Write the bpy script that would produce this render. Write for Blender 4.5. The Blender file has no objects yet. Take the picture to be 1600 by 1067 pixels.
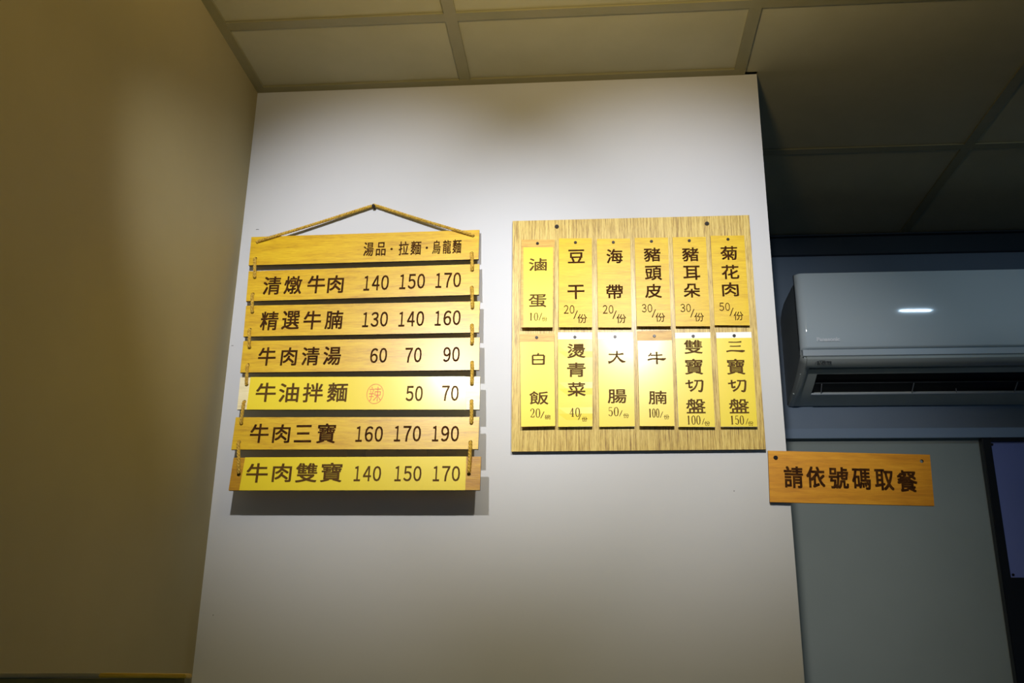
import bpy, bmesh, math, random
from mathutils import Vector, Matrix
random.seed(7)
C = bpy.context.scene.collection
SC = bpy.context.scene

# ---------------------------------------------------------------- camera
CAMZ = 1.5
YAW, PITCH, ROLL, FPX = -0.08896896, 0.31597736, -0.0137778, 1464.2
fwd = Vector((math.sin(YAW)*math.cos(PITCH), math.cos(YAW)*math.cos(PITCH), math.sin(PITCH)))
rgt0 = Vector((math.cos(YAW), -math.sin(YAW), 0))
dwn0 = fwd.cross(rgt0)
rgt = rgt0*math.cos(ROLL) + dwn0*math.sin(ROLL)
dwn = -rgt0*math.sin(ROLL) + dwn0*math.cos(ROLL)
cam = bpy.data.cameras.new('camera')
cam.sensor_width = 36; cam.lens = FPX/1600*36; cam.clip_start = 0.02
co = bpy.data.objects.new('camera', cam); C.objects.link(co)
m = Matrix((rgt, -dwn, -fwd)).transposed().to_4x4(); m.translation = (0, 0, CAMZ)
co.matrix_world = m
SC.camera = co

# ---------------------------------------------------------------- light
w = bpy.data.worlds.new('world'); SC.world = w; w.use_nodes = True
w.node_tree.nodes['Background'].inputs[0].default_value = (0.34, 0.62, 1.0, 1)
w.node_tree.nodes['Background'].inputs[1].default_value = 0.23
SC.view_settings.view_transform = 'Standard'
SC.view_settings.look = 'None'
SC.view_settings.exposure = 0.0
SC.view_settings.gamma = 1.0
SC.view_settings.use_curve_mapping = False

def spot(name, loc, aim, power, col, cone, blend, size):
    l = bpy.data.lights.new(name, 'SPOT'); l.energy = power; l.color = col
    l.spot_size = math.radians(cone); l.spot_blend = blend; l.shadow_soft_size = size
    o = bpy.data.objects.new(name, l); C.objects.link(o); o.location = loc
    o.rotation_euler = (Vector(aim)-Vector(loc)).to_track_quat('-Z', 'Y').to_euler(); return o
def area(name, loc, aim, power, col, sx, sy):
    l = bpy.data.lights.new(name, 'AREA'); l.energy = power; l.color = col
    l.shape = 'RECTANGLE'; l.size = sx; l.size_y = sy
    o = bpy.data.objects.new(name, l); C.objects.link(o); o.location = loc
    o.rotation_euler = (Vector(aim)-Vector(loc)).to_track_quat('-Z', 'Y').to_euler(); return o
for lx, ax in ((-.44, -.46), (.13, .16)):
    spot('track_spotlight', (lx, .70, 2.55), (ax, 1.84, 2.17), 54, (.97, .972, 1), 57, 1.0, .018)
    spot('track_spotlight_spill', (lx, .70, 2.552), (ax+(.12 if lx < 0 else 0), 1.84, 1.35), 6 if lx < 0 else 12, (1, .86, .50), 60 if lx < 0 else 84, 1.0, .02)
spot('warm_ceiling_fill', (-0.02, 0.74, 2.34), (-0.02, 0.80, 3), 40, (1, .73, .32), 165, .7, .06)  # added warm fill to brighten the ceiling, no fixture behind it
area('far_room_lamp', (1.14, 1.72, 2.69), (1.14, 2.0, 1.0), 1.7, (.55, .78, 1), .12, .006)

# ---------------------------------------------------------------- geometry helpers
def ray(x, y):
    return rgt*((x-800)/FPX) + dwn*((y-533.5)/FPX) + fwd
class Frame:
    """a flat work plane standing in the room: local x right, z up, y into the wall"""
    def __init__(s, origin, tilt=0.0, roll=0.0):
        s.M = Matrix.Translation(origin) @ Matrix.Rotation(tilt, 4, 'X') @ Matrix.Rotation(roll, 4, 'Y')
        s.I = s.M.inverted()
    def px(s, x, y, depth=0.0):
        o = s.I @ Vector((0, 0, CAMZ)); d = s.I.to_3x3() @ ray(x, y)
        t = (depth-o.y)/d.y; p = o + d*t
        return (p.x, p.z)
def onY(x, y, Y):
    r = ray(x, y); p = r*(Y/r.y); return Vector((p.x, p.y, p.z+CAMZ))

def link(name, me, mats=None, parent=None):
    o = bpy.data.objects.new(name, me); C.objects.link(o)
    if parent: o.parent = parent
    if mats:
        for k in (mats if isinstance(mats, (list, tuple)) else [mats]): me.materials.append(k)
    return o
def obj(name, bm, mats, parent=None, smooth=False):
    me = bpy.data.meshes.new(name)
    bmesh.ops.recalc_face_normals(bm, faces=bm.faces)
    bm.to_mesh(me); bm.free()
    if smooth:
        for p in me.polygons: p.use_smooth = True
        me.set_sharp_from_angle(angle=math.radians(40))
    return link(name, me, mats, parent)
def empty(name, M, label, cat, group=None):
    o = bpy.data.objects.new(name, None); C.objects.link(o); o.empty_display_size = .05
    o.matrix_world = M; tag(o, label, cat, group); return o
def tag(o, label, cat, group=None):
    o['label'] = label; o['category'] = cat
    if group: o['group'] = group
def box(bm, a, b, mi=0):
    vs = [bm.verts.new((x, y, z)) for x in (a[0], b[0]) for y in (a[1], b[1]) for z in (a[2], b[2])]
    for f in ((0,1,3,2),(4,6,7,5),(0,4,5,1),(2,3,7,6),(0,2,6,4),(1,5,7,3)):
        bm.faces.new([vs[i] for i in f]).material_index = mi
    return vs
def slab(quad, y0, y1, edge=1):
    """quad TL,TR,BR,BL in local x,z; front y0, back y1; sides get material `edge`"""
    bm = bmesh.new()
    f = [bm.verts.new((p[0], y0, p[1])) for p in quad]; b = [bm.verts.new((p[0], y1, p[1])) for p in quad]
    bm.faces.new(f); bm.faces.new(b[::-1])
    for i in range(4):
        j = (i+1) % 4; bm.faces.new((f[i], b[i], b[j], f[j])).material_index = edge
    return bm
def struct(name, bm, mats, parent=None):
    o = obj(name, bm, mats, parent)
    if not parent: o['kind'] = 'structure'
    return o
def cyl(bm, c, axis, r0, r1, h, n=16, mi=0):
    """frustum from c along axis"""
    a = Vector(axis).normalized(); q = a.to_track_quat('Z', 'Y')
    R = [[bm.verts.new(Vector(c)+q@Vector((r*math.cos(2*math.pi*i/n), r*math.sin(2*math.pi*i/n), z))) for i in range(n)] for r, z in ((r0, 0), (r1, h))]
    for i in range(n):
        bm.faces.new((R[0][i], R[0][(i+1)%n], R[1][(i+1)%n], R[1][i])).material_index = mi
    bm.faces.new(R[0][::-1]).material_index = mi; bm.faces.new(R[1]).material_index = mi
def drill(o, holes, edge_index):
    """cut round holes (local x, z, radius) through a slab"""
    bm = bmesh.new()
    for x, z, r in holes: cyl(bm, (x, -.02, z), (0, 1, 0), r, r, .05, 20)
    t = obj('drill', bm, None)
    for p in t.data.polygons: p.material_index = edge_index
    for k in o.data.materials: t.data.materials.append(k)
    t.matrix_world = o.matrix_world.copy()
    par = o.parent; o.parent = None; t.matrix_world = Matrix(); o.matrix_world = Matrix()
    md = o.modifiers.new('b', 'BOOLEAN'); md.object = t; md.operation = 'DIFFERENCE'; md.solver = 'EXACT'
    bpy.context.view_layer.update()
    me = bpy.data.meshes.new_from_object(o.evaluated_get(bpy.context.evaluated_depsgraph_get()))
    o.modifiers.clear(); old = o.data; o.data = me; me.name = old.name
    bpy.data.objects.remove(t); o.parent = par
    return o
def tube(bm, pts, r, n=8, cap=True):
    rings = []; up = Vector((0, 1, 0.01)).normalized()
    for i, p in enumerate(pts):
        d = (pts[min(i+1, len(pts)-1)]-pts[max(i-1, 0)]).normalized()
        a = d.cross(up).normalized(); b = a.cross(d)
        rings.append([bm.verts.new(p + (a*math.cos(2*math.pi*k/n)+b*math.sin(2*math.pi*k/n))*r) for k in range(n)])
    for i in range(len(rings)-1):
        for k in range(n): bm.faces.new((rings[i][k], rings[i][(k+1)%n], rings[i+1][(k+1)%n], rings[i+1][k]))
    if cap: bm.faces.new(rings[0][::-1]); bm.faces.new(rings[-1])
def catmull(P, step):
    P = [Vector(p) for p in P]; Q = [P[0]*2-P[1]]+P+[P[-1]*2-P[-2]]; out = []
    for i in range(1, len(Q)-2):
        n = max(2, int((Q[i+1]-Q[i]).length/step))
        for k in range(n):
            t = k/n; a, b, c, d = Q[i-1:i+3]
            out.append(.5*((2*b)+(c-a)*t+(2*a-5*b+4*c-d)*t*t+(3*b-a-3*c+d)*t**3))
    out.append(P[-1]); return out
def rope(path, r, pitch=.019, n=6):
    """three twisted strands following a path"""
    pts = catmull(path, .0018); bm = bmesh.new(); up = Vector((0, 1, .02)).normalized()
    L = [0]
    for i in range(1, len(pts)): L.append(L[-1]+(pts[i]-pts[i-1]).length)
    for s in range(3):
        sp = []
        for i, p in enumerate(pts):
            d = (pts[min(i+1, len(pts)-1)]-pts[max(i-1, 0)]).normalized()
            a = d.cross(up).normalized(); b = a.cross(d); ph = 2*math.pi*(L[i]/pitch + s/3)
            sp.append(p+(a*math.cos(ph)+b*math.sin(ph))*r*.5)
        tube(bm, sp, r*.56, n)
    return bm

# ---------------------------------------------------------------- glyphs
_g = {}
def glyph(ch, off):
    """outline of one character as flat triangles, scaled to the unit box"""
    k = (ch, off)
    if k not in _g:
        c = bpy.data.curves.new('g', 'FONT'); c.body = ch; c.offset = off; c.resolution_u = 3
        o = bpy.data.objects.new('g', c); C.objects.link(o); bpy.context.view_layer.update()
        me = bpy.data.meshes.new_from_object(o.evaluated_get(bpy.context.evaluated_depsgraph_get()))
        vs = [(v.co.x, v.co.y) for v in me.vertices]; fs = [tuple(p.vertices) for p in me.polygons]
        bpy.data.objects.remove(o); bpy.data.meshes.remove(me); bpy.data.curves.remove(c)
        x0, x1 = min(v[0] for v in vs), max(v[0] for v in vs); y0, y1 = min(v[1] for v in vs), max(v[1] for v in vs)
        _g[k] = ([((x-x0)/(x1-x0)-.5, (y-y0)/(y1-y0)-.5) for x, y in vs], fs)
    return _g[k]
# brush and book face characters that the sans font does not have: strokes as (points with half-widths), unit box -0.5..0.5
ST = {
 '三c': [[(-.36,.42,0.047),(0,.40,0.041),(.33,.43,0.061)],[(-.30,.06,0.041),(0,.05,0.041),(.28,.07,0.054)],[(-.50,-.40,0.068),(-.25,-.33,0.061),(.1,-.36,0.068),(.34,-.38,0.101),(.48,-.34,0.041)]],
 '大c': [[(-.45,.22,0.047),(0,.20,0.047),(.38,.25,0.068)],[(.02,.48,0.061),(0,.15,0.061),(-.12,-.15,0.061),(-.30,-.36,0.068),(-.48,-.42,0.108)],[(.0,.12,0.054),(.12,-.12,0.061),(.30,-.34,0.095),(.49,-.36,0.027)]],
 '牛c': [[(-.30,.40,0.054),(-.36,.25,0.047),(-.46,.16,0.054)],[(-.32,.22,0.047),(0,.21,0.041),(.30,.24,0.061)],[(-.50,-.14,0.068),(-.2,-.06,0.054),(.1,-.08,0.061),(.34,-.11,0.101),(.49,-.04,0.027)],[(.0,.48,0.068),(0,0,0.057),(0,-.48,0.068)]],
 '白c': [[(.02,.48,0.068),(-.06,.32,0.054)],[(-.44,.30,0.068),(-.42,-.44,0.068)],[(-.44,.30,0.061),(0,.31,0.054),(.44,.30,0.068)],[(.44,.30,0.074),(.42,-.44,0.074)],[(-.42,-.05,0.047),(.42,-.05,0.047)],[(-.42,-.40,0.061),(.42,-.40,0.061)]],
 '切c': [[(-.49,.16,0.054),(-.25,.20,0.061),(-.06,.27,0.068)],[(-.29,.44,0.068),(-.28,0,0.068),(-.27,-.16,0.061),(-.10,-.10,0.081)],[(.0,.38,0.054),(.25,.37,0.054),(.46,.38,0.068)],[(.46,.38,0.074),(.43,-.1,0.074),(.36,-.44,0.088),(.2,-.42,0.054)],[(.18,.36,0.054),(.12,.05,0.061),(-.02,-.25,0.061),(-.24,-.44,0.081)]],
 '0s': [[(0,.48,0.025),(-.30,.36,0.044),(-.40,0,0.062),(-.30,-.36,0.044),(0,-.48,0.025),(.30,-.36,0.044),(.40,0,0.062),(.30,.36,0.044),(0,.48,0.025)]],
 '1s': [[(-.32,.34,0.031),(-.02,.46,0.031)],[(.02,.48,0.069),(.02,-.46,0.069)],[(-.36,-.47,0.025),(.40,-.47,0.025)]],
 '2s': [[(-.38,.22,0.062),(-.30,.40,0.031),(0,.47,0.025),(.30,.36,0.050),(.32,.14,0.062),(.05,-.14,0.031),(-.38,-.42,0.025)],[(-.40,-.44,0.031),(.34,-.44,0.035),(.42,-.24,0.025)]],
 '4s': [[(.16,.46,0.031),(-.42,-.18,0.025)],[(-.44,-.20,0.025),(.46,-.20,0.025)],[(.16,.46,0.062),(.16,-.46,0.062)],[(-.08,-.47,0.025),(.40,-.47,0.025)]],
 '5s': [[(-.28,.45,0.027),(.36,.45,0.027)],[(-.28,.45,0.025),(-.32,.06,0.025)],[(-.32,.06,0.025),(0,.14,0.025),(.32,.0,0.056),(.36,-.2,0.062),(.2,-.44,0.037),(-.1,-.47,0.025),(-.38,-.34,0.050)]],
}
def strokes(key, asp=1.0):
    vs, fs = [], []
    for st in ST[key]:
        P = [Vector((p[0]*asp, p[1])) for p in st]; W = [p[2] for p in st]
        pts, ws = [], []
        for i in range(len(P)-1):
            a = P[max(i-1, 0)]; b = P[i]; c = P[i+1]; d = P[min(i+2, len(P)-1)]; n = 4 if len(P) > 2 else 1
            for k in range(n):
                t = k/n; pts.append(.5*((2*b)+(c-a)*t+(2*a-5*b+4*c-d)*t*t+(3*b-a-3*c+d)*t**3)); ws.append(W[i]*(1-t)+W[i+1]*t)
        pts.append(P[-1]); ws.append(W[-1]); base = len(vs)
        for i, p in enumerate(pts):
            d = pts[min(i+1, len(pts)-1)]-pts[max(i-1, 0)]; nrm = Vector((-d.y, d.x)).normalized()*ws[i]
            vs.append(((p.x+nrm.x)/asp, p.y+nrm.y)); vs.append(((p.x-nrm.x)/asp, p.y-nrm.y))
        for i in range(len(pts)-1):
            q = base+2*i; fs.append((q, q+1, q+3, q+2))
    return vs, fs
FW_ = dict(zip('0123456789', '０１２３４５６７８９'))
def put(bm, fr, ch, cx, cy, wpx, hpx, depth, off=.0, th=.0002):
    """one character: centre and size as measured in the photograph, laid on the work plane"""
    x0, z0 = fr.px(cx-wpx/2, cy, depth); x1, _ = fr.px(cx+wpx/2, cy, depth)
    xa, za = fr.px(cx, cy-hpx/2, depth); xb, zb = fr.px(cx, cy+hpx/2, depth)
    X, Z = fr.px(cx, cy, depth); W, H = x1-x0, za-zb
    if ch in ST: vs, fs = strokes(ch, W/H)
    else: vs, fs = glyph(FW_.get(ch, ch), min(off, 0))
    # heavier weight: the outline laid down four times, a hair apart
    sh = [(0, 0)] if off <= 0 or ch in ST else [(off*H*sx, off*H*sy) for sx, sy in ((-1, -1), (1, -1), (1, 1), (-1, 1), (0, 0))]
    for q, (dx, dz) in enumerate(sh):
        F = [bm.verts.new((X+v[0]*W*(1-1.6*max(off, 0))+dx, depth-th-q*.000012, Z+v[1]*H*(1-1.6*max(off, 0))+dz)) for v in vs]
        for f in fs:
            try: bm.faces.new([F[i] for i in f])
            except ValueError: pass
def text_obj(name, fr, items, depth, mat, parent, off=.0):
    if name == 'lettering':
        for it in items: text_obj('character' if it[0] != '●' else 'dot', fr, [it], depth, mat, parent, off)
        return
    bm = bmesh.new()
    for it in items: put(bm, fr, it[0], it[1], it[2], it[3], it[4], depth, it[5] if len(it) > 5 else off)
    # keep faces turned to the room
    me = bpy.data.meshes.new(name); bm.normal_update()
    for f in bm.faces:
        if f.normal.y > 0: f.normal_flip()
    r = bmesh.ops.extrude_face_region(bm, geom=bm.faces[:])
    for v in r['geom']:
        if isinstance(v, bmesh.types.BMVert): v.co.y -= .00015
    bm.to_mesh(me); bm.free()
    return link(name, me, mat, parent)

# ---------------------------------------------------------------- materials
def mat(name, col, rough=.5, metal=0, spec=.5, build=None):
    m = bpy.data.materials.new(name); m.use_nodes = True; nt = m.node_tree; b = nt.nodes['Principled BSDF']
    b.inputs['Base Color'].default_value = (*col, 1); b.inputs['Roughness'].default_value = rough
    b.inputs['Metallic'].default_value = metal; b.inputs['Specular IOR Level'].default_value = spec
    if build: build(nt, b)
    return m
def ramp(nt, stops):
    r = nt.nodes.new('ShaderNodeValToRGB'); e = r.color_ramp.elements
    while len(e) < len(stops): e.new(.5)
    for k, (p, c) in zip(e, stops): k.position = p; k.color = (*c, 1)
    return r
def coords(nt, scale):
    tc = nt.nodes.new('ShaderNodeTexCoord'); oi = nt.nodes.new('ShaderNodeObjectInfo')
    mp = nt.nodes.new('ShaderNodeMapping'); mp.inputs['Scale'].default_value = scale
    mu = nt.nodes.new('ShaderNodeMath'); mu.operation = 'MULTIPLY'; mu.inputs[1].default_value = 37.0
    ad = nt.nodes.new('ShaderNodeVectorMath'); ad.operation = 'ADD'
    nt.links.new(tc.outputs['Object'], mp.inputs['Vector']); nt.links.new(oi.outputs['Random'], mu.inputs[0])
    nt.links.new(mp.outputs[0], ad.inputs[0]); nt.links.new(mu.outputs[0], ad.inputs[1])
    return ad.outputs[0]
def noise(nt, vec, scale, detail=4, rough=.6, dist=0):
    n = nt.nodes.new('ShaderNodeTexNoise'); n.inputs['Scale'].default_value = scale; n.inputs['Detail'].default_value = detail
    n.inputs['Roughness'].default_value = rough; n.inputs['Distortion'].default_value = dist
    nt.links.new(vec, n.inputs['Vector']); return n.outputs['Fac']
def bump(nt, b, fac, st, dist=.001):
    n = nt.nodes.new('ShaderNodeBump'); n.inputs['Strength'].default_value = st; n.inputs['Distance'].default_value = dist
    nt.links.new(fac, n.inputs['Height']); nt.links.new(n.outputs[0], b.inputs['Normal'])
def wood(name, stops, scale, nscale, rough=.42, bst=.25, dist=.3, spec=.5):
    def build(nt, b):
        v = coords(nt, scale); f = noise(nt, v, nscale, 6, .65, dist); r = ramp(nt, stops)
        f2 = noise(nt, v, nscale*.22, 3, .5, .4)
        mx = nt.nodes.new('ShaderNodeMath'); mx.operation = 'MULTIPLY_ADD'; mx.inputs[1].default_value = .45
        sc = nt.nodes.new('ShaderNodeMath'); sc.operation = 'MULTIPLY'; sc.inputs[1].default_value = .55
        nt.links.new(f, sc.inputs[0]); nt.links.new(f2, mx.inputs[0]); nt.links.new(sc.outputs[0], mx.inputs[2])
        nt.links.new(mx.outputs[0], r.inputs[0]); nt.links.new(r.outputs[0], b.inputs['Base Color'])
        bump(nt, b, f, bst)
    return mat(name, stops[1][1], rough, 0, spec, build)
def paint(name, a, b_, rough=.6, sc=3, bst=.05, spec=.3):
    def build(nt, b):
        v = coords(nt, (1, 1, 1)); f = noise(nt, v, sc, 3); r = ramp(nt, [(.35, a), (.65, b_)])
        nt.links.new(f, r.inputs[0]); nt.links.new(r.outputs[0], b.inputs['Base Color'])
        bump(nt, b, noise(nt, v, 260, 2), bst, .0006)
    return mat(name, a, rough, 0, spec, build)

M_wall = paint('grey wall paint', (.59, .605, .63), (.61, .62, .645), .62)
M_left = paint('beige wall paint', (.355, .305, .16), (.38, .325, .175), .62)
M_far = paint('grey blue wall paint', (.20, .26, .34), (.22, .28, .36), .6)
M_farl = paint('far wall paint with light tint', (.27, .30, .27), (.29, .32, .29), .6)  # greener than the upper part: tint of the light mixed into the paint
M_tile = paint('ceiling tile', (.41, .395, .27), (.44, .425, .295), .7, 8, .1, .2)
M_bar = paint('painted metal bar', (.24, .23, .12), (.27, .25, .14), .45, 8, 0, .5)
M_dark = paint('dark blue grey shade', (.035, .05, .065), (.045, .06, .075), .5)
M_floor = paint('floor tile', (.16, .17, .18), (.20, .21, .22), .5)
M_plank = wood('golden plank', [(.30, (.46, .235, .002)), (.48, (.67, .405, .004)), (.68, (.79, .54, .012))], (1, 1, 9), 42, .40, .15, .3, .5)
M_edge = mat('burnt plank edge', (.055, .022, .008), .7)
M_pale = wood('pale plank', [(.32, (.62, .50, .22)), (.5, (.86, .76, .45)), (.7, (.95, .88, .60))], (1, 1, 9), 26, .5)
M_redw = wood('reddish plank', [(.3, (.34, .15, .004)), (.5, (.50, .25, .006)), (.7, (.64, .37, .012))], (1, 1, 9), 42, .40)
M_board = wood('coarse board veneer', [(.38, (.20, .10, .004)), (.46, (.48, .31, .035)), (.56, (.74, .56, .14))], (26, 1, .8), 70, .5, .6, .4, .7)
M_tagw = wood('tag wood', [(.3, (.58, .34, .003)), (.5, (.73, .49, .005)), (.7, (.82, .60, .015))], (1, 1, 10), 50, .40, .15, .3, .35)
M_tagb = wood('brown tag wood', [(.3, (.36, .17, .02)), (.5, (.62, .36, .05)), (.7, (.74, .50, .10))], (1, 1, 10), 34, .45)
M_sign3 = wood('orange sign wood', [(.3, (.46, .17, .004)), (.5, (.66, .29, .008)), (.7, (.80, .40, .02))], (1, 1, 9), 20, .45)
M_paper = paint('yellow label paper', (.84, .66, .008), (.86, .68, .012), .42, 4, .02, .5)
_b = M_paper.node_tree.nodes['Principled BSDF']; _b.inputs['Coat Weight'].default_value = .45; _b.inputs['Coat Roughness'].default_value = .22
for _m in (M_plank, M_pale):
    _b = _m.node_tree.nodes['Principled BSDF']; _b.inputs['Coat Weight'].default_value = .30; _b.inputs['Coat Roughness'].default_value = .28
_b = M_board.node_tree.nodes['Principled BSDF']; _b.inputs['Coat Weight'].default_value = .35; _b.inputs['Coat Roughness'].default_value = .30
M_white = paint('white label paper', (.86, .87, .88), (.9, .9, .9), .45, 4, .02, .5)
M_ink = paint('burnt engraving', (.026, .008, .002), (.075, .028, .005), .8, 90, 0, .1)
M_ink2 = paint('brown print', (.085, .038, .003), (.11, .055, .005), .6, 60, 0, .15)
M_red = mat('red print', (.80, .20, .05), .5)
M_rope = paint('jute rope', (.36, .20, .02), (.74, .50, .09), .85, 300, .2, .2)
M_nail = mat('dark nail', (.012, .010, .010), .35, .6)
M_tape = mat('clear tape', (.8, .85, .9), .12)
M_tape.node_tree.nodes['Principled BSDF'].inputs['Alpha'].default_value = .16
M_acw = mat('glossy pale plastic', (.66, .74, .76), .07, 0, .4)
M_acg = paint('grey plastic', (.22, .24, .24), (.25, .27, .26), .35, 8, 0, .5)
M_acs = mat('silver band', (.46, .49, .46), .3, .2)
M_acu = paint('outlet plastic', (.50, .54, .50), (.53, .57, .53), .35, 8, 0, .5)
M_acl = mat('bright lip', (.55, .60, .62), .35, .2)
M_black = mat('outlet black', (.004, .004, .006), .5, 0, .2)
M_fin = mat('dark louver', (.02, .022, .026), .3)
M_finl = mat('fin', (.4, .4, .4), .4)
M_logo = mat('white logo', (.92, .94, .95), .4)
M_lblk = mat('black logo', (.01, .01, .01), .4)
M_frame = mat('black frame', (.006, .006, .007), .3)
M_bpan = paint('blue grey panel', (.16, .19, .42), (.17, .2, .44), .35, 3, 0, .5)
M_screw = mat('screw steel', (.5, .5, .5), .3, 1)
M_cab = wood('cabinet wood', [(.3, (.10, .09, .02)), (.5, (.15, .14, .04)), (.7, (.20, .18, .05))], (1, 8, 1), 10, .5)
M_cabt = wood('cabinet top', [(.3, (.50, .30, .015)), (.5, (.62, .42, .03)), (.7, (.70, .52, .08))], (1, 1, 6), 30, .4)
M_capg = paint('worn strip with highlight', (.30, .27, .15), (.36, .33, .20), .35, 9)  # left half of the worn edge, its greyish highlight put into the colour
M_chip = mat('wall chip', (.12, .12, .13), .8)

# ---------------------------------------------------------------- the room
D = 1.84; DF = 2.742; ZC = CAMZ + 1.2236
XL = -.768; XR = .3755
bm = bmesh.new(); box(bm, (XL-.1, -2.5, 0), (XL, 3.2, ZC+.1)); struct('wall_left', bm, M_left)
bm = bmesh.new(); box(bm, (XL, D, 0), (XR, D+.1, ZC)); wb = struct('wall_back', bm, M_wall)
bm = bmesh.new(); box(bm, (XL-.1, -2.5, -.05), (2.2, 3.2, 0)); struct('floor', bm, M_floor)
zl = onY(1400, 684, DF).z
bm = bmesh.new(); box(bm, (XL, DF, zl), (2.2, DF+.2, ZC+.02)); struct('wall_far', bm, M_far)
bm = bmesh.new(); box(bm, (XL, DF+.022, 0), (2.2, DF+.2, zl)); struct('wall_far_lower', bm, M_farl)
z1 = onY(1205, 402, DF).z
bm = bmesh.new(); box(bm, (XR-.1, DF-.014, z1), (2.2, DF, ZC-.004)); box(bm, (XR-.1, DF-.03, ZC-.004), (2.2, DF, ZC)); struct('shade_strip_1', bm, M_dark)  # dark strip built for the shade along the wall top, plus wall angle
bm = bmesh.new(); box(bm, (2.2, -2.5, 0), (2.3, DF, ZC+.1)); struct('wall_right_blocker', bm, M_far)  # unseen side wall, added to keep world light out from the right
# ceiling: slab above the grid, then every tile and bar
bm = bmesh.new(); box(bm, (XL, -2.5, ZC+.03), (2.2, DF, ZC+.06)); ceil = struct('ceiling', bm, M_tile)
bw = .0125
xs = [XL+.012, -.2655, .3325, .958, 1.558, 2.158]
ys = [-.206, .394, 1.0, 1.600, 2.197, DF]
ys = [-.80, -.206, .394, .995, 1.598, 2.196, DF]
x3 = .5*(onY(1148.5,103.6,1).x/(onY(1148.5,103.6,1).z-CAMZ)+onY(1167.3,104.3,1).x/(onY(1167.3,104.3,1).z-CAMZ))*1.2236
x2 = .5*(onY(718,123,1).x/(onY(718,123,1).z-CAMZ)+onY(734.5,123,1).x/(onY(734.5,123,1).z-CAMZ))*1.2236
xs[1], xs[2] = x2, x3
def tee(a, b, ends=True):
    bm = bmesh.new(); box(bm, (a[0], a[1], ZC), (b[0], b[1], ZC+.0035))
    cx, cy = (a[0]+b[0])/2, (a[1]+b[1])/2
    if b[0]-a[0] < b[1]-a[1]: box(bm, (cx-.001, a[1], ZC+.0035), (cx+.001, b[1], ZC+.03))
    else: box(bm, (a[0], cy-.001, ZC+.0035), (b[0], cy+.001, ZC+.03))
    return struct('tee_bar', bm, M_bar, ceil)
XMAX = 2.158
for x in xs[1:]:
    bot = D if XL < x < XR else DF
    tee((x-bw, -.8, 0), (x+bw, bot-.02 if bot == D else DF-.02, 0))
tee((x3-bw, D+.1, 0), (x3+bw, DF-.02, 0)); tee((x2-bw, D+.1, 0), (x2+bw, DF-.02, 0))
bx = [XL+.02]+xs[1:]
for y in ys[1:-1]:
    for i in range(len(bx)-1):
        a = bx[i]+bw if i else bx[i]
        tee((a, y-bw, 0), (bx[i+1]-bw, y+bw, 0))
for nm, a, b in (('wall_angle', (XL, -.8, ZC-.001), (XL+.021, D-.0215, ZC+.004)), ('wall_angle', (XL, D-.021, ZC-.001), (x3+.012, D, ZC+.004)),
                 ('wall_angle', (XL, D+.1, ZC-.001), (XL+.021, DF, ZC+.004))):
    bm = bmesh.new(); box(bm, a, b); struct(nm, bm, M_bar, ceil)
for i in range(len(xs)-1):
    for j in range(len(ys)-1):
        xa, xb = xs[i]+.003, xs[i+1]-.003; ya, yb = ys[j]+.003, ys[j+1]-.003
        segs = [(xa, xb, ya, yb)]
        if ya < D < yb:
            if xb < XR: segs = [(xa, xb, ya, D-.003), (xa, xb, D+.103, yb)]
            elif xa < XR: segs = [(xa, xb, ya, D-.003), (XR+.002, xb, D-.003, D+.103), (xa, xb, D+.103, yb)]
        for k, s in enumerate(segs):
            bm = bmesh.new(); box(bm, (s[0], s[2], ZC+.0042), (s[1], s[3], ZC+.016)); struct('ceiling_tile', bm, M_tile, ceil)
def chips(parent, Y, pts):
    for x, y, rx, rz in pts:
        p = onY(x, y, Y); bm = bmesh.new(); n = 9
        r = [(rx*(1+.3*random.uniform(-1, 1))*math.cos(i*2*math.pi/n), rz*(1+.4*random.uniform(-1, 1))*math.sin(i*2*math.pi/n)) for i in range(n)]
        F = [bm.verts.new((p.x+a, Y-.0004, p.z+b)) for a, b in r]; B = [bm.verts.new((p.x+a, Y, p.z+b)) for a, b in r]
        bm.faces.new(F)
        for i in range(n): bm.faces.new((F[i], B[i], B[(i+1)%n], F[(i+1)%n]))
        obj('paint_chip', bm, M_chip, parent)
chips(wb, D, [(402, 358.5, .0045, .0008), (363, 540, .003, .0007), (1147, 767, .0009, .0012), (1135, 340, .0008, .0008), (333, 961, .0008, .0014)])

# ---------------------------------------------------------------- hanging plank menu
top_z = CAMZ + .8587; tilt = -math.radians(4.4)
F1 = Frame((-.49, D-.0135, top_z), tilt)            # front face of the planks, leaning out towards the bottom
root = empty('hanging_menu_sign', F1.M, 'roped menu of seven stacked wooden planks hanging from a nail, left of the square board', 'sign')
PT = .0055
planks = [
 [(392.9,370.3),(749,359),(747.6,404.9),(388.4,414.4)],
 [(388.6,423.7),(749,412.5),(748.2,460.2),(384.4,470.6)],
 [(384.6,477.7),(749.9,470.6),(748.2,519.3),(380.2,525.8)],
 [(380.4,532.8),(749.6,527.2),(748.5,577.8),(375.1,582)],
 [(375.6,589.5),(750.3,588.4),(749.2,639.8),(370.3,639.8)],
 [(368.5,651.9),(749,651.4),(747,701.7),(361.2,702.3)],
 [(365,715),(751.7,713.3),(749.8,765.5),(357,766.1)]]
LR = [((399,404),(398.2,433.5)),((395.1,459.7),(394.3,487.8)),((390.6,515),(389.8,543.2)),((387.3,570.3),(385.4,601)),((381.8,627.5),(377.1,661.8)),((373.6,690.7),(373.2,741.5))]
RR = [((737,395.6),(737.8,422.3)),((737.2,449),(738.1,481.3)),((737.5,508),(737.5,537.6)),((737.7,566.1),(737.4,600.5)),((736.9,626.6),(736.6,661)),((735.2,690.7),(732.7,740.8))]
holes = [[] for _ in range(7)]
HR = .0038
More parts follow.
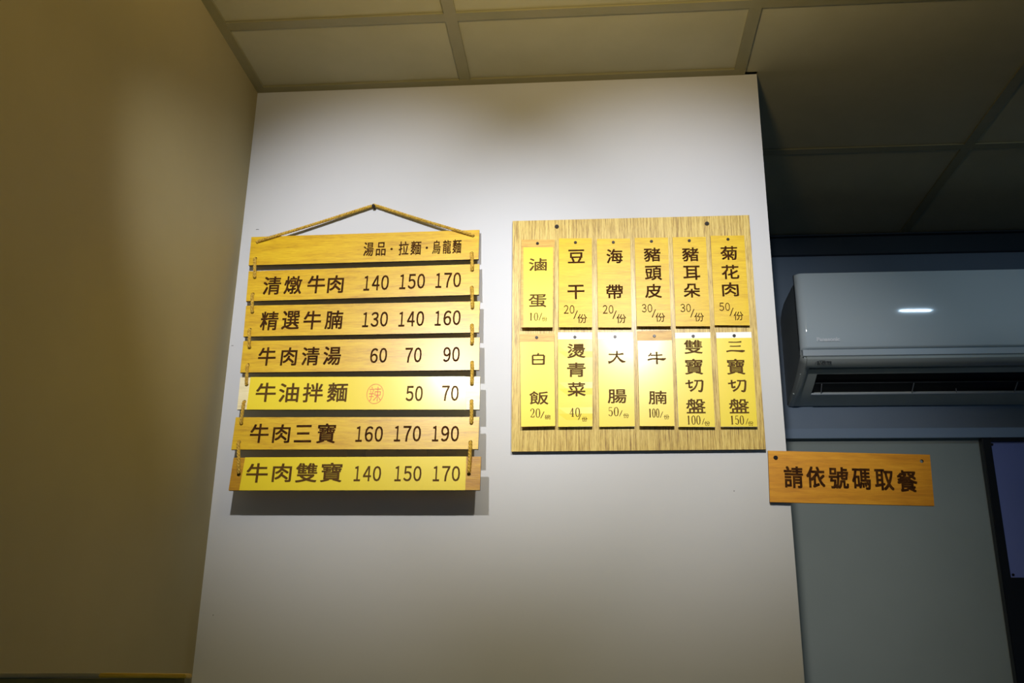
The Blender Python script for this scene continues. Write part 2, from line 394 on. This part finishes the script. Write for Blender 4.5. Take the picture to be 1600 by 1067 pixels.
for side in (LR, RR):
    for i, (a, b) in enumerate(side):
        holes[i].append((*F1.px(*a), HR)); holes[i+1].append((*F1.px(*b), HR))
nailp = (584.5, 321.5)
topL, topR = (402.5, 378.3), (739, 368.3)
holes[0] += [(*F1.px(*topL), HR), (*F1.px(*topR), HR)]
pmats = [M_plank, M_plank, M_plank, M_plank, M_pale, M_plank, M_redw]
zo1 = lambda x, y: (340+x/3.557, 300+y/3.557)
zo2 = lambda x, y: (340+x/3.636, 540+y/3.636)
S1 = 1/3.557; S2 = 1/3.636
def row(z, s, chars, w_, h_, nums, nh):
    t = []
    for c in chars:
        ch, x, y = c[:3]; ww, hh = (c[3], c[4]) if len(c) > 3 else (w_, h_)
        t.append((ch, *z(x, y), ww*s, hh*s))
    n = []
    for body, x, y, ww in nums:
        g = []; k = len(body); cw = ww/k
        for i, ch in enumerate(body):
            cx = x-ww/2+cw*(i+.5); g.append((ch, *z(cx, y-(cx-x)*.035 if z is zo1 else y), cw*(.62 if ch == '1' else .80)*s, nh*s))
        n.append(g)
    return t, n
R_ = [None]*7
R_[1] = row(zo1, S1, [('清',303,520),('燉',420,517),('牛',549,513),('肉',656,512,88,98)], 97, 100, [('140',880,505,152),('150',1080,497,154),('170',1280,490,154)], 82)
R_[2] = row(zo1, S1, [('精',288,716),('選',407,712),('牛',527,712),('腩',647,710)], 97, 103, [('130',874,708,154),('140',1075,705,154),('160',1277,700,156)], 82)
R_[3] = row(zo1, S1, [('牛',275,914),('肉',397,914,88,100),('清',517,912),('湯',637,910)], 97, 102, [('60',895,908,102),('70',1088,906,100),('90',1300,902,100)], 82)
R_[4] = row(zo2, S2, [('牛',275,265),('油',405,267),('拌',542,267),('麵',681,265)], 113, 108, [('50',1118,272,104),('70',1322,270,104)], 86)
R_[5] = row(zo2, S2, [('牛',238,498),('肉',363,500,98,105),('三',487,500,98,98),('寶',618,498,105,112)], 105, 108, [('160',860,502,168),('170',1077,500,166),('190',1293,500,166)], 88)
R_[6] = row(zo2, S2, [('牛',225,723),('肉',366,722,108,105),('雙',505,722),('寶',647,720)], 122, 110, [('140',850,727,168),('150',1080,727,166),('170',1298,727,168)], 86)
for i, q in enumerate(planks):
    bm = slab([F1.px(*p) for p in q], 0, PT)
    pl = obj('plank', bm, [pmats[i], M_edge], root)
    drill(pl, holes[i], 1)
    d0 = 0.0; ink = M_ink
    if i in (4, 6):
        cn = [(391.7,589.2),(728.3,588.2),(728.3,640),(385.4,640)] if i == 4 else [(383.3,714.6),(728.6,713.2),(727,765.8),(373.7,766.2)]
        sp = slab([F1.px(*p) for p in cn], -.0006, -.00001, 0); obj('paper_strip', sp, M_paper, pl)['label'] = 'yellow paper strip with brown print'
        d0 = -.0006; ink = M_ink2
    if i == 4: pl['label'] = 'pale plank under a yellow paper strip'
    if i == 6: pl['label'] = 'reddish lowest plank under a yellow paper strip'
    if i == 0:
        t = [('湯',576,389.3,15.4,21.4),('品',595.3,389,14.8,21),('拉',630.9,387.9,15.4,21.4),('麵',649.9,387.3,16,21.6),('烏',682.1,386.1,12.5,21.1),('龍',698.4,385.8,12.8,21.1),('麵',714,385,13.4,21.6),('●',611.9,389.1,3.6,3.6),('●',666.9,387.2,3.6,3.6)]
        text_obj('lettering', F1, t, 0, ink, pl, .012)
    else:
        text_obj('lettering', F1, R_[i][0], d0, ink, pl, .016)
        for g in R_[i][1]: text_obj('price', F1, g, d0, ink, pl, .013)
    if i == 4:
        bm = bmesh.new(); cx, cy = zo2(895, 274)
        X, Z = F1.px(cx, cy); rx = F1.px(cx+13.2, cy)[0]-X; rz = F1.px(cx, cy-15.6)[1]-Z; n = 40; tk = .0012
        ring = [[bm.verts.new((X+(rx-k)*math.cos(a*2*math.pi/n), y, Z+(rz-k)*math.sin(a*2*math.pi/n))) for a in range(n)] for k, y in ((0, -.00062), (0, -.00085), (tk, -.00085), (tk, -.00062))]
        for a in range(n):
            for k in range(4): bm.faces.new((ring[k][a], ring[k][(a+1)%n], ring[(k+1)%4][(a+1)%n], ring[(k+1)%4][a]))
        st = obj('chilli_stamp', bm, M_red, pl); st['label'] = 'red oval stamp with the character for spicy'
        text_obj('lettering', F1, [('辣', *zo2(895, 275), 19, 23)], -.0006, M_red, st, -.008)
RD = .0035
for side in (LR, RR):
    for i, (a, b) in enumerate(side):
        (xa, za), (xb, zb) = F1.px(*a), F1.px(*b)
        if i == 5: zb += .004
        path = [(xa, .012, za), (xa, .0035, za), (xa, -.0030, za-.003), (xa*.5+xb*.5+.0006, -.0045, (za+zb)/2), (xb, -.0030, zb+.003), (xb, .0035, zb), (xb, .012, zb)]
        obj('rope_link', rope(path, RD), M_rope, root, True)
(xa, za), (xb, zb) = F1.px(*topL), F1.px(*topR)
NP = onY(nailp[0], nailp[1], D-.008); nl = F1.I @ NP
path = [(xa, .011, za), (xa+.001, .003, za), (xa+.004, -.0035, za+.001)]
for t in (.25, .5, .75): path.append((xa+(nl.x-.006-xa)*t, -.0035+(nl.y+.0035)*t, za+(nl.z+.000-za)*t-.0015*math.sin(t*3.14)))
path += [(nl.x-.007, nl.y, nl.z-.0007), (nl.x, nl.y, nl.z+.0018), (nl.x+.007, nl.y, nl.z-.0007)]
for t in (.25, .5, .75): path.append((nl.x+.006+(xb-nl.x-.006)*t, nl.y*(1-t)-.0035*t, nl.z+(zb-nl.z)*t-.0015*math.sin(t*3.14)))
path += [(xb-.004, -.0035, zb+.0012), (xb-.001, .003, zb), (xb, .011, zb)]
for x, z in (holes[6][0][:2], holes[6][1][:2]):
    bm = bmesh.new(); bmesh.ops.create_icosphere(bm, subdivisions=2, radius=.0062, matrix=Matrix.Translation((x, .0105, z))); obj('knot', bm, M_rope, root, True)
obj('hanging_cord', rope(path, RD, .018), M_rope, root, True)
bm = bmesh.new()
cyl(bm, (NP.x, D, NP.z-.003), (0, -1, 0), .0016, .0016, .014, 12); cyl(bm, (NP.x, D-.0135, NP.z-.003), (0, -1, 0), .0040, .0034, .0022, 16)
tag(obj('nail', bm, M_nail, None, True), 'dark nail in the wall holding up the cord of the roped plank menu', 'nail')
# clear tape scraps on the wall behind the two lowest planks
for a, b in (((543, 703), (572, 714)), ((668, 703), (712, 714))):
    p, q = onY(*a, D), onY(*b, D); bm = bmesh.new(); n = 14; R0 = []
    for i in range(n+1):
        x = p.x+(q.x-p.x)*i/n; yy = D-.0006-random.random()*.002
        R0.append((bm.verts.new((x, yy, p.z+.006)), bm.verts.new((x+random.uniform(-.001, .001), D-.0006-random.random()*.003, (p.z+q.z)/2)), bm.verts.new((x, D-.0005-random.random()*.001, q.z-.006))))
    for i in range(n):
        for k in (0, 1): bm.faces.new((R0[i][k], R0[i+1][k], R0[i+1][k+1], R0[i][k+1]))
    t = obj('clear_tape', bm, M_tape)
    md = t.modifiers.new('s', 'SOLIDIFY'); md.thickness = .0001
    tag(t, ('crinkled clear tape on the wall behind the bottom planks, %s scrap' % ('longer right' if a[0] > 600 else 'shorter left')), 'tape')

# ---------------------------------------------------------------- square board with twelve tags
BY = D-.0085
F2 = Frame((0.086, BY, CAMZ+.878), 0)
broot = empty('tag_board', F2.M, 'square coarse-grained wooden board carrying twelve price tags, centre of the wall', 'board')
bd = obj('backboard', slab([F2.px(*p) for p in [(801,345.3),(1170.5,336),(1196.8,702),(799,705.5)]], 0, .006), [M_board, M_edge], broot)
for p in ((870, 354.1), (1104.6, 349.4)):
    x, z = F2.px(*p); bm = bmesh.new(); cyl(bm, (x, .0, z), (0, -1, 0), .0048, .0042, .0018, 16); cyl(bm, (x, -.0017, z), (0, -1, 0), .0016, .0012, .0009, 8)
    obj('screw', bm, M_nail, broot, True)
for p in ((870, 352), (1104.6, 352), (850, 690), (1140, 690)):
    x, z = F2.px(*p); bm = bmesh.new(); cyl(bm, (x, .006, z), (0, 1, 0), .006, .006, .0024, 12); obj('spacer', bm, M_nail, broot)

def zA(x, y): return (780+x/5.336, 320+y/5.336)
def zB(x, y): return (980+x/5.336, 320+y/5.336)
def zC_(x, y): return (780+x/5.336, 510+y/5.336)
def zD(x, y): return (980+x/5.336, 510+y/5.336)
TG = [
 (zA, 'paperw', [(185,290),(463,290),(448,1022),(180,1022)], (320,328), [(202,355),(448,355),(444,1020),(202,1020)],
  [('滷',322,498,150,105),('蛋',320,800,148,108)], '10', (286,932,84,65), (344,932,28,62), ('份',378,952,44,36),
  'brown wooden tag with a narrow yellow slip, braised egg at 10, top left'),
 (zA, 'wood', [(498,280),(772,278),(776,1020),(496,1020)], (636,320), None, [('豆',643,430,140,112),('干',640,727,142,118)], '20', (583,872,98,70), (637,916,38,68), ('份',692,948,80,75),
  'golden wooden tag engraved for dried tofu, 20 per portion, upper row'),
 (zA, 'wood', [(815,283),(1092,280),(1105,1022),(825,1022)], (951,319), None, [('海',962,428,136,118),('帶',962,725,140,118)], '20', (908,872,98,70), (962,916,38,68), ('份',1018,948,80,75),
  'golden wooden tag engraved for kelp, 20 per portion, upper row'),
 (zB, 'wood', [(62,275),(340,272),(365,1012),(80,1012)], (201,311), None, [('豬',208,415,138,115),('頭',218,568,140,120),('皮',218,718,140,115)], '30', (165,862,96,68), (222,905,38,68), ('份',276,938,80,75),
  'golden wooden tag engraved for pig head skin, 30 per portion, upper row'),
 (zB, 'wood', [(378,270),(655,267),(692,1012),(405,1012)], (516,305), None, [('豬',527,413,138,115),('耳',537,567,140,118),('朵',539,715,138,115)], '30', (487,860,96,68), (543,903,38,68), ('份',600,936,78,72),
  'golden wooden tag engraved for pig ear, 30 per portion, upper row'),
 (zB, 'wood', [(695,258),(975,255),(1022,1005),(730,1003)], (838,294), None, [('菊',848,402,142,115),('花',860,560,145,118),('肉',860,705,138,115)], '50', (812,850,98,68), (870,893,38,68), ('份',928,926,80,72),
  'golden wooden tag for chrysanthemum meat at 50, top right corner of the board'),
 (zC_, 'paperb', [(170,62),(458,58),(468,832),(182,838)], (313,97), [(174,132),(456,128),(467,830),(183,836)], [('白c',326,272,112,105),('飯',331,595,160,110)], '20', (300,722,92,75), (360,738,35,55), ('碗',404,756,48,38),
  'yellow paper tag for plain rice, 20 per bowl, bottom left corner of the board'),
 (zC_, 'paper', [(490,50),(775,50),(778,835),(492,838)], (631,93), [(490,108),(776,106),(778,833),(492,837)], [('燙',643,203,150,118),('青',643,360,155,118),('菜',645,523,150,115)], '40', (630,715,95,75), (672,752,30,50), ('份',712,772,45,38),
  'creased yellow paper tag for blanched greens, 40 per portion, lower row'),
 (zC_, 'paper', [(822,50),(1115,48),(1130,835),(834,838)], (965,90), [(823,105),(1117,103),(1130,833),(834,837)], [('大c',980,255,152,110),('腸',983,582,158,115)], '50', (952,710,95,75), (1014,724,30,50), ('份',1058,744,48,38),
  'yellow paper tag for large intestine, 50 per portion, lower row'),
 (zD, 'paperb', [(83,40),(370,35),(395,832),(103,832)], (225,85), [(88,122),(372,116),(394,831),(104,831)], [('牛c',247,263,158,110),('腩',253,592,152,112)], '100', (222,722,96,75), (286,735,28,50), ('份',328,755,45,38),
  'yellow paper tag with bare wood top, beef brisket at 100, lower row'),
 (zD, 'paper', [(398,52),(692,48),(732,840),(428,838)], (549,86), [(400,100),(694,97),(732,838),(429,837)], [('雙',550,170,152,115),('寶',556,335,150,130),('切c',560,492,155,108),('盤',572,663,160,122)], '100', (553,780,122,75), (634,792,25,50), ('份',667,808,45,38),
  'yellow paper tag for the double treasure platter at 100, lower row'),
 (zD, 'paper', [(740,50),(1035,45),(1085,838),(780,838)], (890,82), [(742,98),(1037,95),(1085,836),(780,836)], [('三c',903,170,160,98),('寶',906,335,150,130),('切c',917,492,158,108),('盤',932,663,165,122)], '150', (915,780,122,75), (998,792,25,50), ('份',1030,808,45,38),
  'yellow paper tag for the triple treasure platter at 150, bottom right corner of the board'),
]
TT = .003
for k, (z, kind, quad, nail, paper, chars, price, pb, sl, unit, label) in enumerate(TG):
    nx, nz = F2.px(*z(*nail))
    tl = -math.radians((2.2, 1.5, 1.2, 1.9, 1.3, 1.0, 1.7, 1.2, .8, 1.6, 1.1, .9)[k])
    FT = Frame((nx+F2.M.translation.x, BY-TT-.0006, nz+F2.M.translation.z), tl)
    r = empty('price_tag', FT.M, label, 'tag', 'price tags on the square board')
    off = .002*math.tan(-tl)
    pm = {'wood': M_tagw, 'paperw': M_tagb, 'paperb': M_tagb, 'paper': M_white}[kind]
    qd = [FT.px(*z(*p)) for p in quad]
    pl = obj('tag_plate', slab(qd, 0, TT-.0004), [pm, M_edge], r)
    d0 = 0.0
    if paper:
        bm = bmesh.new(); q = [Vector(FT.px(*z(*p))) for p in paper]; n, mm = 4, 14; G = []
        for i in range(mm+1):
            rw = []
            for j in range(n+1):
                v = i/mm; u = j/n; p = q[0]*(1-u)*(1-v)+q[1]*u*(1-v)+q[2]*u*v+q[3]*(1-u)*v
                rw.append(bm.verts.new((p.x, -.0006-(.0000 if not (k == 7 and i in (2, 8, 12) and 0 < j) else .0005), p.y)))
            G.append(rw)
        for i in range(mm):
            for j in range(n): bm.faces.new((G[i][j], G[i][j+1], G[i+1][j+1], G[i+1][j]))
        bmesh.ops.recalc_face_normals(bm, faces=bm.faces)
        e = bmesh.ops.extrude_face_region(bm, geom=bm.faces[:])
        for v in e['geom']:
            if isinstance(v, bmesh.types.BMVert): v.co.y = -.00002
        obj('paper_slip', bm, M_paper, pl, False)['label'] = 'yellow paper slip'; d0 = -.0011 if k == 7 else -.0006
    s = 1/5.336
    ink = M_ink if kind == 'wood' else M_ink2
    text_obj('lettering', FT, [(c[0], *z(c[1], c[2]), c[3]*s, c[4]*s) for c in chars], d0, ink, pl, .017 if kind == 'wood' else .014)
    cw = pb[2]/len(price); it = []
    for i, ch in enumerate(price):
        key = ch if kind == 'wood' else ch+'s'
        it.append((key, *z(pb[0]-pb[2]/2+cw*(i+.5), pb[1]), cw*(.80 if kind == 'wood' else (.45 if ch == '1' else .80))*s, pb[3]*s, 0))
    it.append(('/', *z(sl[0], sl[1]), sl[2]*s, sl[3]*s, -.01)); it.append((unit[0], *z(unit[1], unit[2]), unit[3]*s, unit[4]*s, .004))
    text_obj('price', FT, it, d0, ink, pl)
    bm = bmesh.new(); cyl(bm, (0, .0008, 0), (0, -1, 0), .0036, .0030, .0024, 12); cyl(bm, (0, .0034, 0), (0, -1, 0), .0012, .0012, .003, 8)
    obj('nail', bm, M_nail, r, True)

# ---------------------------------------------------------------- sign over the wall's end
rot = math.radians(1.85)
F3 = Frame((onY(1212, 715, D-.0075).x, D-.0075, onY(1212, 715, D-.0075).z), 0, rot)
s3 = empty('queue_sign', F3.M, 'small orange wooden sign sticking out past the right end of the wall, six black characters', 'sign')
pl = obj('plank', slab([F3.px(*p) for p in [(1200,704),(1453,710.3),(1460,790.5),(1203,784.3)]], 0, .0055), [M_sign3, M_edge], s3)
drill(pl, [(*F3.px(1440.3, 720.5), .0034), (0, 0, .0028)], 1)
z7 = lambda x, y: (1180+x/2.371, 370+y/2.371)
text_obj('lettering', F3, [(c, *z7(x, y), ww/2.371, hh/2.371) for c, x, y, ww, hh in [('請',142,890,70,80),('依',224,890,68,78),('號',309,893,72,80),('碼',393,897,68,78),('取',478,900,70,78),('餐',563,905,74,80)]], 0, M_ink, pl, .022)
bm = bmesh.new(); cyl(bm, (0, .006, 0), (0, -1, 0), .0022, .0022, .006, 10); cyl(bm, (0, 0, 0), (0, -1, 0), .0044, .0036, .0018, 16); obj('screw', bm, M_nail, s3, True)
bm = bmesh.new(); cyl(bm, (.004, .0056, -.05), (0, 1, 0), .006, .006, .0016, 12); obj('spacer', bm, M_nail, s3)

# ---------------------------------------------------------------- air conditioner on the far wall
AX0, AX1 = .572, 1.44
ac = empty('air_conditioner', Matrix.Translation((AX0, DF, CAMZ+.689)), 'pale wall-mounted split air conditioner high on the far wall', 'air conditioner')
AZ = .0  # local z = world z - (CAMZ+.689); local y = world y - DF
def prof(bm, pts, x0, x1, mi=0, cap=True):
    a = [bm.verts.new((x0, y, z)) for y, z in pts]; b = [bm.verts.new((x1, y, z)) for y, z in pts]; n = len(pts)
    for i in range(n): bm.faces.new((a[i], a[(i+1)%n], b[(i+1)%n], b[i])).material_index = mi
    if cap: bm.faces.new(a[::-1]); bm.faces.new(b)
W = AX1-AX0
# body: back shell, top rounded to the back
body = [(0, 0), (0, .262), (-.03, .285), (-.07, .296), (-.205, .300), (-.222, .292), (-.222, .082), (-.200, .074), (-.165, .056), (-.10, .034), (-.05, .012)]
bm = bmesh.new(); prof(bm, body, 0, W); obj('housing', bm, M_acg, ac, True)
# glossy front panel with rounded side edges
bm = bmesh.new(); n = 8; secs = []
for i in range(n+1):
    a = i/n*math.pi/2; secs.append((.0+.022*(1-math.cos(a)), -.224-.020*math.sin(a)))
for i in range(n, -1, -1):
    a = i/n*math.pi/2; secs.append((W-.022*(1-math.cos(a)), -.224-.020*math.sin(a)))
zs = [(.098, .010), (.1005, .003), (.105, 0), (.17, -.003), (.24, -.002), (.305, .003), (.322, .006), (.3245, .011)]
rg = [[bm.verts.new((x, y+dy, zz)) for x, y in secs] for zz, dy in zs]
for i in range(len(rg)-1):
    for j in range(len(secs)-1): bm.faces.new((rg[i][j], rg[i][j+1], rg[i+1][j+1], rg[i+1][j]))
b0 = [bm.verts.new((x, -.2215, zz)) for x, zz in ((0, .098), (W, .098), (W, .3245), (0, .3245))]
bm.faces.new([*rg[0]][::-1]+[b0[0], b0[1]][::1]) if False else None
bm.faces.new(rg[-1]); bm.faces.new(rg[0][::-1])
bm.faces.new([r_[0] for r_ in rg][::-1]+[b0[0], b0[3]][::1]); bm.faces.new([r_[-1] for r_ in rg]+[b0[2], b0[1]])
fp = obj('front_panel', bm, M_acw, ac, True)
# pale strip and silver band under the panel
bm = bmesh.new(); prof(bm, [(-.2215, .0965), (-.240, .0965), (-.239, .080), (-.234, .0775), (-.2215, .0775)], .004, W-.004); obj('lower_strip', bm, M_acl, ac, True)
# band: follows the front then turns down the side along the underside
def sweep(pts_uv, wid, name, m_, parent, y_out):
    pass
und = lambda t: (-.226+.226*t, .0765-.0765*t-.012*math.sin(t*math.pi))     # underside line, front (0) to wall (1)
def upt(x, t, out=0.0):
    y, z = und(t); return (x, y-out*.3, z-out)
bm = bmesh.new()   # outlet surround: sloping underside plate with an opening
ox0 = .052; t0, t1 = .24, .64
def plate(bm, x0, x1, ta, tb, out, n=6):
    g = [[bm.verts.new(upt(x, ta+(tb-ta)*i/n, out)) for x in (x0, x1)] for i in range(n+1)]
    h = [[bm.verts.new(upt(x, ta+(tb-ta)*i/n, out-.006)) for x in (x0, x1)] for i in range(n+1)]
    for i in range(n):
        bm.faces.new((g[i][0], g[i][1], g[i+1][1], g[i+1][0])); bm.faces.new((h[i][1], h[i][0], h[i+1][0], h[i+1][1]))
        for s in (0, 1): bm.faces.new((g[i][s], g[i+1][s], h[i+1][s], h[i][s]))
    for i in (0, n): bm.faces.new((g[i][0], g[i][1], h[i][1], h[i][0]))
plate(bm, .012, W-.012, .16, t0, .004); plate(bm, .006, ox0, t0, t1, .004); plate(bm, W-ox0, W-.006, t0, t1, .004); plate(bm, .002, W-.002, t1, .98, .004)
obj('outlet_surround', bm, M_acu, ac, True)
bm = bmesh.new(); K = [(-.236, .0775), (-.238, .070), (-.232, .060), (-.212, .053), (-.20, .057), (-.2215, .0775)]
prof(bm, K, .014, W-.014)
obj('silver_band', bm, M_acs, ac, True)
bm = bmesh.new()   # side cheek curling from the band to the wall
g = []
for i in range(11):
    t = i/10; y, z = und(t*.98)
    g.append([bm.verts.new(p) for p in ((-.001, y-.004*(1-t), z+.008-.004*t), (.004+.010*(1-t), y-.010*(1-t), z-.004), (.016+.012*(1-t)*(t > 0), y-.004, z-.006))])
for i in range(10):
    for k in (0, 1): bm.faces.new((g[i][k], g[i][k+1], g[i+1][k+1], g[i+1][k]))
ck = obj('side_cheek', bm, M_acs, ac, True)
md = ck.modifiers.new('s', 'SOLIDIFY'); md.thickness = .002
bm = bmesh.new(); plate(bm, ox0-.004, W-ox0+.004, t0-.02, t1+.02, -.0015)
obj('outlet_opening', bm, M_black, ac)
bm = bmesh.new(); ya, za = und(.40); yb, zb = und(.43)
box(bm, (ox0+.004, ya, za-.0035), (W-ox0-.004, yb, za-.0025)); obj('louver', bm, M_fin, ac)
bm = bmesh.new(); ya, za = und(t1-.02); box(bm, (ox0, ya-.002, za-.008), (W-ox0, ya+.010, za-.0035)); obj('louver_lip', bm, M_acl, ac)
for x in (1281, 1402.5+20, 1492, 1582):
    X = onY(x, 608, DF-.08).x-AX0; y, z = und(t1-.03); y2, z2 = und(t1-.22 if x != 1492 else t1-.1); bm = bmesh.new()
    tube(bm, [Vector((X, y, z-.006)), Vector((X-.006, y2, z2-.004))], .0014, 6); obj('air_fin', bm, M_finl, ac)
FA = Frame((AX0, DF, CAMZ+.689), 0)
def flat_text(name, body, a, b, depth, m_, parent, off=0.0, italic=0.0):
    """a word fitted between two measured corners"""
    c = bpy.data.curves.new(name, 'FONT'); c.body = body; c.offset = off; c.shear = italic; c.resolution_u = 3; c.extrude = .002
    o = bpy.data.objects.new(name, c); C.objects.link(o); bpy.context.view_layer.update()
    me = bpy.data.meshes.new_from_object(o.evaluated_get(bpy.context.evaluated_depsgraph_get())); bpy.data.objects.remove(o)
    xs_ = [v.co.x for v in me.vertices]; ys_ = [v.co.y for v in me.vertices]; x0, x1, y0, y1 = min(xs_), max(xs_), min(ys_), max(ys_)
    (pa, za), (pb_, zb) = FA.px(*a, depth), FA.px(*b, depth)
    for v in me.vertices: v.co = (pa+(v.co.x-x0)/(x1-x0)*(pb_-pa), depth-(.0002 if v.co.z > 0 else 0), zb+(v.co.y-y0)/(y1-y0)*(za-zb))
    me.materials.clear(); return link(name, me, m_, parent)
flat_text('logo_lettering', 'Panasonic', (1275.8, 527), (1312.8, 533), -.2466, M_logo, fp, .05)['label'] = 'white maker name lettering'
flat_text('badge_lettering', 'INVERTER', (1276, 564.5), (1299.5, 570), -.2376, M_lblk, ac, .02, .3)['label'] = 'small black slanted lettering'
bm = bmesh.new(); pa = [FA.px(x, y, -.2378) for x, y in ((1273, 567), (1277, 564.5), (1283, 563.4), (1290, 563.8))]
tube(bm, [Vector((p[0], -.2378, p[1])) for p in pa], .0004, 5); obj('badge_swoosh', bm, M_lblk, ac)

# ---------------------------------------------------------------- framed board at the right edge
fr0 = onY(1534.7, 690, DF-.004); ih = onY(1583, 902, DF).z
fb = empty('framed_board', Matrix.Translation((fr0.x, DF+.022, CAMZ-.6)), 'black-framed board with dull blue panel under the air conditioner, cut by the right edge', 'board')
ft = zl-.002-(CAMZ-.6); ix = .0245; ihl = ih-(CAMZ-.6); FW = .9
bm = bmesh.new(); box(bm, (0, -.026, 0), (ix, -.0005, ft)); bmesh.ops.bevel(bm, geom=bm.edges[:], offset=.002, segments=2, affect='EDGES'); obj('frame_rail', bm, M_frame, fb)
bm = bmesh.new(); box(bm, (ix+.0005, -.026, ft-.010), (FW, -.0005, ft)); obj('frame_rail', bm, M_frame, fb)
bm = bmesh.new(); box(bm, (ix+.0005, -.018, ihl), (FW, -.0005, ft-.0105)); obj('blue_panel', bm, M_bpan, fb)
bm = bmesh.new(); box(bm, (ix+.0005, -.020, 0), (FW, -.0005, ihl-.0005)); obj('black_panel', bm, M_frame, fb)
for x, y in ((1550, 694.5), (1583, 898)):
    p = onY(x, y, DF+.004); bm = bmesh.new(); cyl(bm, (p.x-fr0.x, -.018, p.z-(CAMZ-.6)), (0, -1, 0), .004, .003, .003, 12); obj('screw', bm, M_nail, fb)

# ---------------------------------------------------------------- cabinet at the lower left
PY = 1.06
o0 = onY(150, 1056, PY); FC = Frame((o0.x, PY, 0), 0)
cab = empty('wooden_panel', FC.M, 'upright wooden panel before the left wall, only its worn top edge in view', 'panel')
tl, tm, tr = FC.px(-40, 1052.0), FC.px(154, 1051.5), FC.px(290.5, 1053.0)
tl = (max(tl[0], XL+.003-o0.x), tl[1]); lo = .0052
obj('panel_body', slab([(tl[0], tl[1]-lo), (tr[0]-.001, tr[1]-lo), (tr[0]-.001, 0), (tl[0], 0)], .0008, .0172, 0), M_cab, cab)
for q, m_, nm in (((tl, tm), M_capg, 'worn edge strip, greyish from a painted highlight'), ((tm, tr), M_cabt, 'golden edge strip')):
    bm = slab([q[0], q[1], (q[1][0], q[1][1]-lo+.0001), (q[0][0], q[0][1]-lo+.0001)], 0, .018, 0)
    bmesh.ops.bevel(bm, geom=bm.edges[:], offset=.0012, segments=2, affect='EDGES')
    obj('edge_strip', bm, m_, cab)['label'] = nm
